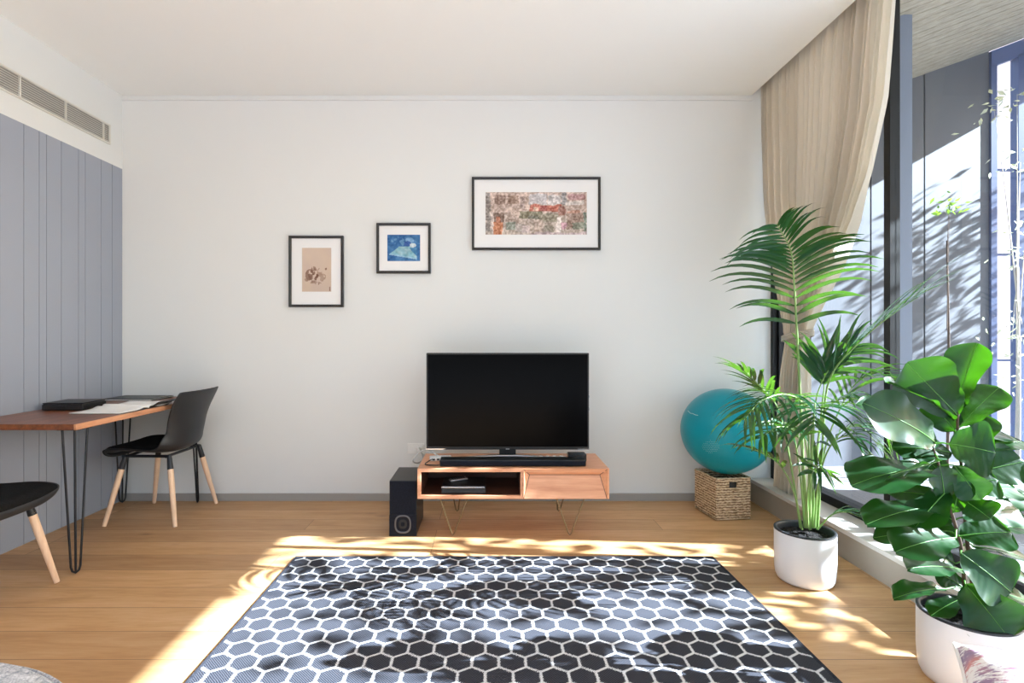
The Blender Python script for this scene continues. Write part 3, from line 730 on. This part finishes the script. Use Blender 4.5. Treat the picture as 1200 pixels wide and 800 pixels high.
# ------------------------------------------------------------------ palm
palm = thing('potted_palm', 'feathery palm in a white pot by the curtain', 'plant', (1.472, 2.46, 0))
PO = Vector(palm.location); pot(palm, .127, .235)
CAMP = Vector((0, 0, EYE))
def frond(ctrl, t0, n, ln, ang=62, droop=.5, face=None, stem_r=.0055, wid=.017, seed=0, bias=(1, 1), lenprof=None):
    rr = random.Random(seed)
    pts = spline([P(*c) if not isinstance(c, Vector) else c for c in ctrl], 60); pts = [p - PO for p in pts]
    mb = MB()
    mb.tube(pts[::2] + [pts[-1]], [stem_r * (1 - .8 * i / 30) for i in range(31)], 7, 1)
    fc = face
    for i in range(n):
        s = t0 + (1 - t0) * (i + .3) / n; k = s * 59; a = min(int(k), 58); p = pts[a].lerp(pts[a + 1], k - a)
        T = (pts[min(a + 2, 59)] - pts[max(a - 1, 0)]).normalized()
        N = fc if fc is not None else ((CAMP - PO) - p).normalized()
        S = T.cross(N).normalized(); N = S.cross(T).normalized()
        q = (i + .5) / n
        L0 = ln * (lenprof(q) if lenprof else (.62 + .38 * math.sin(PI * min(1, q * 1.25 + .1)) if q < .7 else 1.0 - (q - .7) * 1.75))
        for sg in (-1, 1):
            L = L0 * bias[0 if sg < 0 else 1] * rr.uniform(.9, 1.08)
            an = math.radians(ang * (1 - .5 * q) + rr.uniform(-6, 6))
            D = (T * math.cos(an) + S * sg * math.sin(an) + N * rr.uniform(.0, .22)).normalized()
            m = 8; cl = [p.copy()]; d = D.copy()
            for j in range(m):
                cl.append(cl[-1] + d * (L / m)); d = (d + Vector((0, 0, -1)) * droop * (.25 + j / m) * .32).normalized()
            vs = []; wv = wid * rr.uniform(.85, 1.1)
            for j, c in enumerate(cl):
                f = j / m; tt = (cl[min(j + 1, m)] - cl[max(j - 1, 0)]).normalized()
                wdir = tt.cross(N)
                if wdir.length < .05: wdir = tt.cross(S)
                wdir.normalize(); up = wdir.cross(tt)
                hw_ = wv * .5 * (min(1, .25 + f * 4) * (1 - f ** 2.6) + .04)
                vs += [c + wdir * hw_ + up * hw_ * .3, c, c - wdir * hw_ + up * hw_ * .3]
            fs = []
            for j in range(m): b = j * 3; fs += [(b, b + 1, b + 4, b + 3), (b + 1, b + 2, b + 5, b + 4)]
            mb.add(vs, fs, 0, True)
    return mb.build('frond', [M['palm'], M['palm_stem']], palm)
UP = Vector((0, 0, 1))
frond([(944, 618, 2.47), (940, 520, 2.46), (936, 430, 2.44), (931, 340, 2.40), (927, 295, 2.34), (910, 262, 2.22)], .50, 22, .35, 66, .62, None, .008, .021, 1, (1.0, .95))
frond([(958, 620, 2.45), (964, 520, 2.42), (972, 445, 2.38), (1010, 398, 2.30), (1050, 365, 2.24), (1076, 348, 2.2)], .42, 12, .30, 30, .35, UP, .006, .02, 2)
frond([(950, 618, 2.46), (958, 530, 2.44), (964, 470, 2.42), (966, 450, 2.42), (964, 425, 2.42)], .74, 6, .24, 40, .15, None, .006, .03, 3)
frond([(938, 618, 2.46), (926, 540, 2.40), (912, 480, 2.34), (890, 452, 2.28), (868, 432, 2.22)], .55, 9, .2, 38, .4, UP, .005, .018, 4)
frond([(946, 618, 2.42), (948, 540, 2.34), (944, 480, 2.26), (922, 462, 2.16), (892, 470, 2.08), (872, 492, 2.05)], .48, 14, .26, 66, .75, UP, .005, .016, 5)
frond([(952, 618, 2.44), (956, 540, 2.38), (966, 484, 2.30), (992, 466, 2.24), (1020, 478, 2.2), (1036, 505, 2.18)], .48, 14, .26, 66, .75, UP, .005, .016, 6)
frond([(949, 620, 2.40), (950, 560, 2.33), (952, 500, 2.24), (955, 474, 2.12), (955, 478, 2.0), (954, 500, 1.94)], .52, 13, .24, 70, .7, UP, .005, .016, 7)
frond([(940, 620, 2.42), (930, 575, 2.38), (914, 545, 2.34), (892, 530, 2.3), (868, 522, 2.26)], .45, 8, .17, 32, .45, UP, .0045, .019, 8)
frond([(958, 620, 2.40), (975, 603, 2.37), (992, 600, 2.34), (1008, 606, 2.31)], .3, 5, .12, 36, .5, UP, .004, .017, 9)
frond([(952, 618, 2.50), (966, 530, 2.52), (984, 480, 2.52), (1006, 446, 2.52), (1032, 440, 2.50)], .5, 10, .24, 50, .6, UP, .005, .016, 10)
frond([(955, 618, 2.46), (962, 550, 2.44), (982, 510, 2.40), (1008, 500, 2.36), (1034, 528, 2.32)], .5, 9, .20, 52, .8, UP, .0045, .015, 11)
frond([(943, 618, 2.44), (938, 560, 2.40), (930, 510, 2.34), (920, 495, 2.28), (908, 500, 2.22)], .5, 8, .17, 50, .5, None, .0045, .022, 12)
frond([(947, 618, 2.38), (946, 580, 2.32), (952, 552, 2.26), (962, 545, 2.20), (950, 555, 2.14)], .5, 6, .15, 50, .4, None, .0045, .022, 13)
frond([(949, 618, 2.44), (953, 520, 2.44), (957, 465, 2.42), (975, 428, 2.40), (1000, 405, 2.38)], .58, 10, .24, 48, .7, None, .005, .017, 14)

frond([(945, 618, 2.40), (943, 560, 2.30), (935, 510, 2.20), (912, 500, 2.12), (890, 515, 2.06)], .46, 11, .20, 60, .7, UP, .0045, .015, 15)
frond([(954, 618, 2.40), (960, 560, 2.30), (975, 520, 2.22), (998, 512, 2.16), (1015, 535, 2.12)], .46, 11, .20, 60, .8, UP, .0045, .014, 16)
frond([(950, 618, 2.50), (946, 530, 2.52), (930, 478, 2.54), (905, 462, 2.54), (885, 480, 2.54)], .5, 11, .22, 55, .7, UP, .0045, .015, 17)
# ------------------------------------------------------------------ fiddle leaf fig
fig = thing('fiddle_leaf_fig', 'fiddle leaf fig with big glossy leaves in a white pot at right', 'plant', (1.571, 1.735, 0))
FO = Vector(fig.location); pot(fig, .132, .225)
def fp(px, py, dd=0): return P(px, py, 1.735 + dd) - FO
stems = [[fp(1136, 738, 0), fp(1131, 690, -.01), fp(1126, 640, 0), fp(1112, 590, .0), fp(1100, 545, .01), fp(1092, 520, 0)],
         [fp(1142, 738, .03), fp(1139, 680, .05), fp(1132, 620, .05), fp(1128, 560, .03), fp(1122, 500, .02), fp(1126, 462, .02)]]
for s_ in stems:
    MB().tube(spline(s_, 30), [.0075 - .0045 * i / 29 for i in range(30)], 10).build('trunk', M['trunk'], fig)
def fleaf(base, tip, width, bd=0, td=0, up=.55, cam=.8, side=0, bend=.12, fold=.12, seed=0, roll=0):
    rr = random.Random(seed)
    b = fp(base[0], base[1], bd); tpt = fp(tip[0], tip[1], td); ax = tpt - b; L = ax.length; T = ax.normalized()
    camd = (CAMP - FO - b).normalized()
    N = (UP * up + camd * cam + Vector((side, 0, 0))).normalized(); N = (N - T * N.dot(T)).normalized(); S = T.cross(N)
    if roll: q = Matrix.Rotation(roll, 3, T); N = q @ N; S = q @ S
    W = width / 2
    nl, nw = 18, 10
    ph = rr.uniform(0, 6)
    def prof(f):
        # obovate, fiddle shaped: narrow base, waist, broad rounded end
        return interp([(0, .02), (.06, .30), (.15, .50), (.28, .60), (.40, .66), (.55, .85), (.70, 1.0), (.82, .97), (.91, .76), (.97, .42), (1, .06)], f)
    def fn(u, v):
        s = u * 2 - 1; f = v
        c = b + T * (L * (f * 1.0)) + N * (-bend * L * (f * f) * 1.0 + bend * L * .55 * f * 1.0 * (1 - f))
        w_ = W * prof(f)
        wave = .018 * L * math.sin(f * 15 + ph + (0 if s < 0 else 2)) * abs(s) ** 2 + .012 * L * math.sin(f * 27 + ph) * abs(s) ** 3
        vein = -.006 * abs(math.sin((f - abs(s) * .18) * 24)) * (1 - abs(s) ** 4) * abs(s) ** .5
        return c + S * (s * w_ * (1 - fold * .3)) + N * (fold * w_ * abs(s) ** 1.3 + wave + vein)
    mb = MB().grid(fn, nw, nl)
    # petiole and midrib
    mb.tube([fn(.5, f / 8) + N * .0006 for f in range(9)], [.0022 - .0016 * f / 8 for f in range(9)], 5, 1)
    o = mb.build('leaf', [M['fig'], M['figvein']], fig); o.modifiers.new('subdivision', 'SUBSURF').render_levels = 1
    # stalk from the nearest trunk point
    best = min((p for s_ in stems for p in spline(s_, 30)), key=lambda p: (p - b).length)
    if (best - b).length > .004: MB().tube([best, best.lerp(b, .6) + UP * .004, b], [.003, .0026, .0024], 6).build('stalk', M['figvein'], o)
    return o
LV = [  # base px, tip px, width(m), base depth, tip depth, up, cam, extra
    ((1124, 470), (1142, 401), .15, .02, .00, .1, .9, dict(side=-.5, fold=.5)),
    ((1122, 486), (1066, 428), .20, .02, -.05, -.2, .9, dict(side=.25, bend=.05)),
    ((1118, 492), (1048, 438), .15, .03, -.02, .9, .4, dict()),
    ((1098, 520), (1036, 474), .17, .0, -.10, .3, .9, dict(bend=.2)),
    ((1080, 500), (1010, 468), .12, .06, .08, .6, .5, dict()),
    ((1096, 552), (1008, 548), .19, .0, -.12, .75, .6, dict(bend=.18)),
    ((1100, 540), (1044, 556), .12, -.03, -.16, -.5, .8, dict(bend=.0)),
    ((1110, 595), (1021, 596), .15, -.01, -.12, 1.0, .45, dict(bend=.15)),
    ((1110, 585), (1040, 570), .13, .02, .08, .8, .5, dict()),
    ((1120, 630), (1056, 636), .15, -.03, -.14, .6, .8, dict()),
    ((1110, 622), (1026, 624), .09, .04, .06, .6, .6, dict()),
    ((1128, 668), (1070, 656), .11, -.02, -.12, .7, .6, dict()),
    ((1108, 690), (1050, 692), .09, -.03, -.10, .9, .4, dict(fold=.4)),
    ((1126, 648), (1190, 694), .19, -.03, -.10, .5, .9, dict()),
    ((1131, 684), (1184, 747), .20, -.03, -.14, .45, .95, dict(bend=.1)),
    ((1124, 628), (1186, 620), .15, -.02, -.06, .6, .8, dict()),
    ((1132, 604), (1200, 592), .15, .02, .04, .25, .8, dict()),
    ((1128, 556), (1202, 540), .15, .0, -.02, .1, .9, dict(bend=.02)),
    ((1112, 520), (1168, 528), .20, -.03, -.10, .35, .95, dict(bend=.2)),
    ((1130, 525), (1206, 510), .14, .02, .05, .7, .6, dict()),
    ((1124, 500), (1170, 450), .13, .03, .02, .2, .8, dict(side=-.5)),
    ((1128, 512), (1176, 500), .14, .04, .10, .6, .7, dict()),
    ((1106, 592), (1106, 548), .10, -.02, -.05, .1, .9, dict(side=.5)),
    ((1118, 600), (1126, 560), .09, -.01, -.04, .0, .9, dict(side=-.6)),
    ((1160, 618), (1226, 616), .13, .03, .06, .8, .5, dict()),
    ((1140, 640), (1222, 652), .12, .05, .08, .9, .4, dict()),
    ((1140, 660), (1215, 672), .13, .06, .10, .5, .7, dict()),
    ((1150, 690), (1224, 704), .12, .03, .05, .8, .5, dict()),
    ((1130, 700), (1092, 716), .08, -.02, -.06, .8, .5, dict()),
    ((1128, 640), (1088, 610), .11, .06, .10, .4, .7, dict()),
    ((1108, 560), (1070, 520), .13, .05, .10, .3, .8, dict()),
    ((1140, 580), (1196, 566), .13, .08, .14, .4, .7, dict()),
    ((1118, 545), (1150, 585), .11, -.02, -.08, .4, .9, dict()),
    ((1125, 480), (1112, 428), .12, .05, .08, .0, .9, dict()),
    ((1132, 690), (1098, 668), .10, .03, .06, .6, .7, dict()),
    ((1120, 505), (1090, 470), .15, .04, .08, .3, .8, dict()),
    ((1115, 530), (1050, 520), .15, .04, .06, .5, .7, dict()),
    ((1122, 565), (1170, 560), .15, .0, -.04, .5, .8, dict()),
    ((1118, 610), (1070, 585), .15, .05, .09, .5, .7, dict()),
    ((1125, 650), (1165, 655), .15, .06, .10, .4, .8, dict()),
    ((1120, 660), (1075, 640), .13, .05, .08, .5, .8, dict()),
    ((1128, 535), (1150, 480), .14, .05, .10, .3, .8, dict()),
    ((1140, 600), (1210, 570), .15, .1, .16, .3, .8, dict()),
    ((1128, 585), (1160, 605), .13, .0, -.08, .7, .7, dict()),
    ((1110, 575), (1075, 610), .12, -.02, -.10, .6, .7, dict()),
]
for i, (b, tp_, w_, bd, td, up, cm, ex) in enumerate(LV): fleaf(b, tp_, w_ * .98, bd, td, up, cm, seed=i, **ex)

# ------------------------------------------------------------------ poufs and cushion at the lower edge
def pouf(label, x, y, r, h):
    t = thing('pouf', label, 'pouf', (x, y, 0), 0, 'grey tweed poufs')
    MB().lathe([(0, 0), (r * .93, 0), (r * .98, .02), (r, .07), (r * 1.005, h * .5), (r, h - .07), (r * .985, h - .03), (r * .94, h - .008), (r * .85, h), (r * .4, h + .006), (0, h + .008)], seg=72).build('cover', M['tweed'], t)
    mb = MB()
    for z in (.05, h - .035): mb.tube([(r * 1.002 * math.cos(k * PI / 36), r * 1.002 * math.sin(k * PI / 36), z) for k in range(73)], .004, 6)
    mb.build('piping', M['tweed'], t)
    return t
pouf('round grey tweed pouf at the lower left corner', -1.15, .757, .442, .42)
pouf('round grey tweed pouf under the printed cushion', 1.12, .70, .42, .342)
def cush(sg):
    def fn(u, v):
        a, b = u * 2 - 1, v * 2 - 1; e = (1 - abs(a) ** 2.6) * (1 - abs(b) ** 2.6)
        pin = 1 - .07 * (1 - abs(b) ** 2) * abs(a) ** 3; pin2 = 1 - .07 * (1 - abs(a) ** 2) * abs(b) ** 3
        z = sg * (.074 * max(0, e) ** .5) + .006 * math.sin(9 * a + 5 * b) * max(0, e)
        return (a * .225 * pin, b * .225 * pin2, z)
    return fn
cs = thing('cushion', 'white cushion with purple and pink print at the lower right corner', 'cushion', (1.062, .857, .436), math.radians(-12))
cs.rotation_euler = (math.radians(3), 0, math.radians(-40))
mb = MB().grid(cush(1), 40, 40).grid(cush(-1), 40, 40, flip=True)
o = mb.build('cover', M['cushion'], cs); weld(o, 1e-4)
e_ = [cush(1)(a, b) for a, b in [(i / 20, 0) for i in range(21)] + [(1, i / 20) for i in range(1, 21)] + [(1 - i / 20, 1) for i in range(1, 21)] + [(0, 1 - i / 20) for i in range(1, 21)]]
MB().tube(e_, .004, 6).build('seam', M['paper'], cs)

# ------------------------------------------------------------------ outside
SL = .38
def sz_(x): return 2.03 + SL * x
struct(MB().box(2.0, 12, -14, 9, -.14, -.04).box(-8, 2.0, -14, YR - .1, -.14, -.04), 'ground_outside', M['paving'], 'grey paving of the courtyard outside the window', 'paving')
YO = 5.0
mb = MB()
xs = [2.0, 2.9, 3.50, 4.05, 4.74]
def yo(x): return YO - .13 * (4.74 - x)
def wall_piece(a, b, off, za, zb):
    p = [(a, yo(a) + off, -.05), (b, yo(b) + off, -.05), (b, yo(b) + off, zb), (a, yo(a) + off, za)]
    q = [(x, y + .1, z) for x, y, z in p]
    mb.add(p + q, [(0, 1, 2, 3), (7, 6, 5, 4), (0, 4, 5, 1), (1, 5, 6, 2), (2, 6, 7, 3), (3, 7, 4, 0)])
for a, b in zip(xs, xs[1:]): wall_piece(a + .008, b - .008, 0, sz_(a) + .05, sz_(b) + .05)
wall_piece(2.0, 4.74, .02, sz_(2.0), sz_(4.74))
struct(mb, 'wall_outside', M['outwall'], 'grey panelled courtyard wall seen through the window', 'wall')
struct(MB().box(1.9, 2.06, YB + .12, YO + .1, -.1, 3.2), 'wall_outside_return', M['outwall'], 'grey outer wall beyond the window jamb', 'wall')
mb = MB(); XS = 5.5; n = 34; y_ = -1.6
bw = .135
while y_ < YO:
    a, b = 2.06, XS
    mb.prism([(a, sz_(a)), (b, sz_(b)), (b, sz_(b) + .03), (a, sz_(a) + .03)], y_ + .007, y_ + bw - .007); y_ += bw
mb.prism([(2.06, sz_(2.06) + .02), (XS, sz_(XS) + .02), (XS, sz_(XS) + .2), (2.06, sz_(2.06) + .2)], -1.6, YO + .1, 1)
struct(mb, 'ceiling_outside', [M['soffit'], M['alu_black']], 'sloping boarded soffit outside the window', 'soffit')
zf = 3.225 + .54 * (XS - 4.74)
struct(MB().box(XS, XS + .1, -1.6, YO + .1, zf, sz_(XS) + .2), 'trim_5', M['bluesteel'], 'blue steel fascia along the soffit edge', 'trim')
# slim post outside the glass
struct(MB().box(2.235, 2.325, 2.90, 2.96, -.05, sz_(2.28)), 'trim_6', M['post'], 'slim blue grey post outside the window', 'trim')
# blue framed opening beyond the wall
bo = thing('steel_screen', 'blue steel framed screen at the end of the courtyard wall', 'screen', (5.1, YO, 0))
MB().prism([(-.36, sz_(4.74) - .16), (.4, sz_(5.5) - .16), (.4, sz_(5.5) - .01), (-.36, sz_(4.74) - .01)], -.02, .06).build('head_beam', M['bluesteel'], bo)
for x in (-.335, -.06, .12, .37):
    w2 = .028 if x != -.06 else .045
    MB().box(x - w2, x + w2, -.02, .06, -.04, sz_(5.1 + x) - .15).build('upright', M['bluesteel'], bo)
mb = MB()
for z in (.9, 1.9, 2.7): mb.box(-.31, .34, .0, .03, z, z + .02)
mb.build('crossbars', M['bluesteel'], bo)
struct(MB().box(3.6, 9, 7.2, 7.35, -.1, 6.5), 'wall_neighbour', M['pink'], 'pale pink neighbouring wall beyond the steel screen', 'wall')

# garden tree whose leaves dapple the sun
SUN = Vector((-1, .07, -.54)).normalized()
def leafquad(mb, p, L, rr):
    d = Vector((rr.uniform(-1, 1), rr.uniform(-1, 1), rr.uniform(-1, .4))).normalized(); s = d.cross(Vector((rr.uniform(-1, 1), rr.uniform(-1, 1), rr.uniform(-1, 1)))).normalized(); n = d.cross(s)
    w = L * rr.uniform(.28, .42)
    mb.add([p, p + d * L * .4 + s * w * .5 + n * L * .04, p + d * L, p + d * L * .4 - s * w * .5 + n * L * .04, p + d * L * .45 - n * L * .03], [(0, 1, 4), (1, 2, 4), (2, 3, 4), (3, 0, 4)], 0, True)
def tree(label, base, top, clusters, nl, seed, L=(.07, .13), spread=.3, mat='treeleaf', group='garden trees', name='tree', tr=.07, ys=1):
    rr = random.Random(seed)
    t = thing(name, label, 'tree', base, 0, group); B = Vector(base)
    tops = [Vector(c) - B for c in clusters]
    tp_ = Vector(top) - B
    mb = MB().tube(spline([Vector((0, 0, 0)), tp_ * .5 + Vector((.05, .04, 0)), tp_], 14), [tr * (1 - .5 * i / 13) for i in range(14)], 10)
    mb.build('trunk', M['trunk'] if mat == 'treeleaf' else M['twig'], t)
    mb = MB()
    for c in tops:
        st = tp_ * rr.uniform(.55, 1); mb.tube(spline([st, st.lerp(c, .5) + Vector((0, 0, .1)), c], 8), [tr * .3 * (1 - .8 * i / 7) for i in range(8)], 6)
    mb.build('branches', M['trunk'] if mat == 'treeleaf' else M['twig'], t)
    mb = MB()
    for c in tops:
        for _ in range(nl):
            p = c + Vector((rr.gauss(0, spread), rr.gauss(0, spread * ys), rr.gauss(0, spread * .8)))
            leafquad(mb, p, rr.uniform(*L), rr)
    tag(mb.build('foliage', M[mat], t), kind='stuff')
    return t
def toward_sun(x, y, X): k = (X - x) / -SUN.x; return Vector((x, y, 0)) - SUN * k
struct(MB().box(5.62, 5.74, 2.575, 3.85, -.1, 4.1), 'wall_sun_block', M['outwall'], 'added unseen grey wall blocking the sun at the courtyard edge', 'wall')  # unseen wall, added to keep sun off the back wall and far floor
rr = random.Random(21); cl = []
for (fx, fy) in ((-.7, 2.66), (-.2, 2.76), (.75, 2.45), (-.1, 2.25), (1.3, 2.6), (.1, 2.98), (.95, 2.97), (-.75, 2.92), (-.5, 2.0), (1.2, 2.15), (1.5, 2.1), (1.65, 2.25), (1.45, 2.4), (1.7, 2.5), (1.75, 2.0), (1.6, 2.7), (1.35, 2.0)):
    cl.append(toward_sun(fx + rr.uniform(-.15, .15), fy, rr.uniform(6.0, 6.6)))
tree('leafy tree standing in the garden beyond the soffit edge', (6.5, 2.2, -.05), (6.5, 2.2, 3.0), cl, 17, 5, L=(.12, .26), spread=.17)
cl = []
for (fx, fy) in ((1.15, 1.75), (.5, 1.62), (1.5, 1.85), (.2, 1.70), (1.7, 1.75), (1.2, 1.4), (.8, 1.0), (0, .7), (-.9, 1.0), (.35, 1.7)):
    cl.append(toward_sun(fx, fy, rr.uniform(6.0, 6.6)))
tree('second leafy garden tree nearer the house corner', (6.5, .9, -.05), (6.5, .9, 2.8), cl, 18, 9, L=(.12, .26), spread=.17)
# foliage shading the courtyard wall
cl = []
for k in range(22):
    x_ = rr.uniform(3.45, 4.7) ; q = Vector((x_, 5 - .13 * (4.74 - x_), rr.uniform(.5, 2.3))); cl.append(q - SUN * ((6.5 - x_) / -SUN.x))
tree('slender garden tree close to the courtyard wall', (6.5, 4.55, -.05), (6.5, 4.6, 2.4), cl, 22, 13, L=(.06, .13), spread=.2, tr=.03, ys=.3)
# pale shrub in the courtyard
cl = [Vector(P(px, py, d)) for px, py, d in ((1192, 110, 4.3), (1196, 190, 4.3), (1190, 300, 4.2), (1198, 380, 4.2), (1186, 400, 4.3), (1196, 450, 4.2), (1165, 130, 4.4), (1204, 260, 4.2))]
tree('pale twiggy shrub in the courtyard before the steel screen', (4.25, 4.25, -.04), (4.3, 4.3, 1.7), cl, 26, 17, L=(.04, .08), spread=.10, mat='paleleaf', name='shrub', group='courtyard shrubs', tr=.02)
cl = [Vector(P(px, py, d)) for px, py, d in ((1113, 238, 4.2), (1112, 244, 4.2))]
tree('small bright green shrub on a thin stem in the courtyard', (3.66, 4.22, -.04), (3.66, 4.22, 1.9), cl, 18, 18, L=(.04, .07), spread=.05, mat='treeleaf', name='shrub', group='courtyard shrubs', tr=.012)

# ------------------------------------------------------------------ light, world, camera
w = bpy.data.worlds.new('sky'); bpy.context.scene.world = w; w.use_nodes = True
nt = w.node_tree; nt.nodes.clear()
bg = nt.nodes.new('ShaderNodeBackground'); wo = nt.nodes.new('ShaderNodeOutputWorld'); sk = nt.nodes.new('ShaderNodeTexSky')
sk.sky_type = 'NISHITA'; sk.sun_disc = False; sk.sun_elevation = math.radians(28); sk.sun_rotation = math.radians(84); sk.air_density = 1.0; sk.dust_density = 2.5; sk.ozone_density = 1.0
hs = nt.nodes.new('ShaderNodeHueSaturation'); hs.inputs['Saturation'].default_value = 1.05
nt.links.new(sk.outputs[0], hs.inputs['Color']); nt.links.new(hs.outputs[0], bg.inputs[0]); bg.inputs[1].default_value = .75; nt.links.new(bg.outputs[0], wo.inputs[0])
sl = bpy.data.lights.new('sun', 'SUN'); sl.energy = 70; sl.angle = math.radians(.4); sl.color = (.84, .955, 1.06)
so = bpy.data.objects.new('sun', sl); C.objects.link(so); so.rotation_euler = SUN.to_track_quat('-Z', 'Y').to_euler(); so.location = (8, 0, 6)

cam = bpy.data.cameras.new('camera'); co = bpy.data.objects.new('camera', cam); C.objects.link(co)
co.location = (0, 0, EYE); co.rotation_euler = (PI / 2, 0, 0)
cam.sensor_width = 36; cam.lens = F / 1200 * 36; cam.shift_x = (600 - CX) / 1200; cam.shift_y = -(400 - CY) / 1200; cam.clip_start = .02
sc = bpy.context.scene; sc.camera = co
sc.view_settings.view_transform = 'Standard'; sc.view_settings.look = 'None'; sc.view_settings.gamma = 1; sc.view_settings.exposure = -.29
sc.view_settings.use_curve_mapping = False
sc.cycles.max_bounces = 12; sc.cycles.diffuse_bounces = 8; sc.cycles.transparent_max_bounces = 24
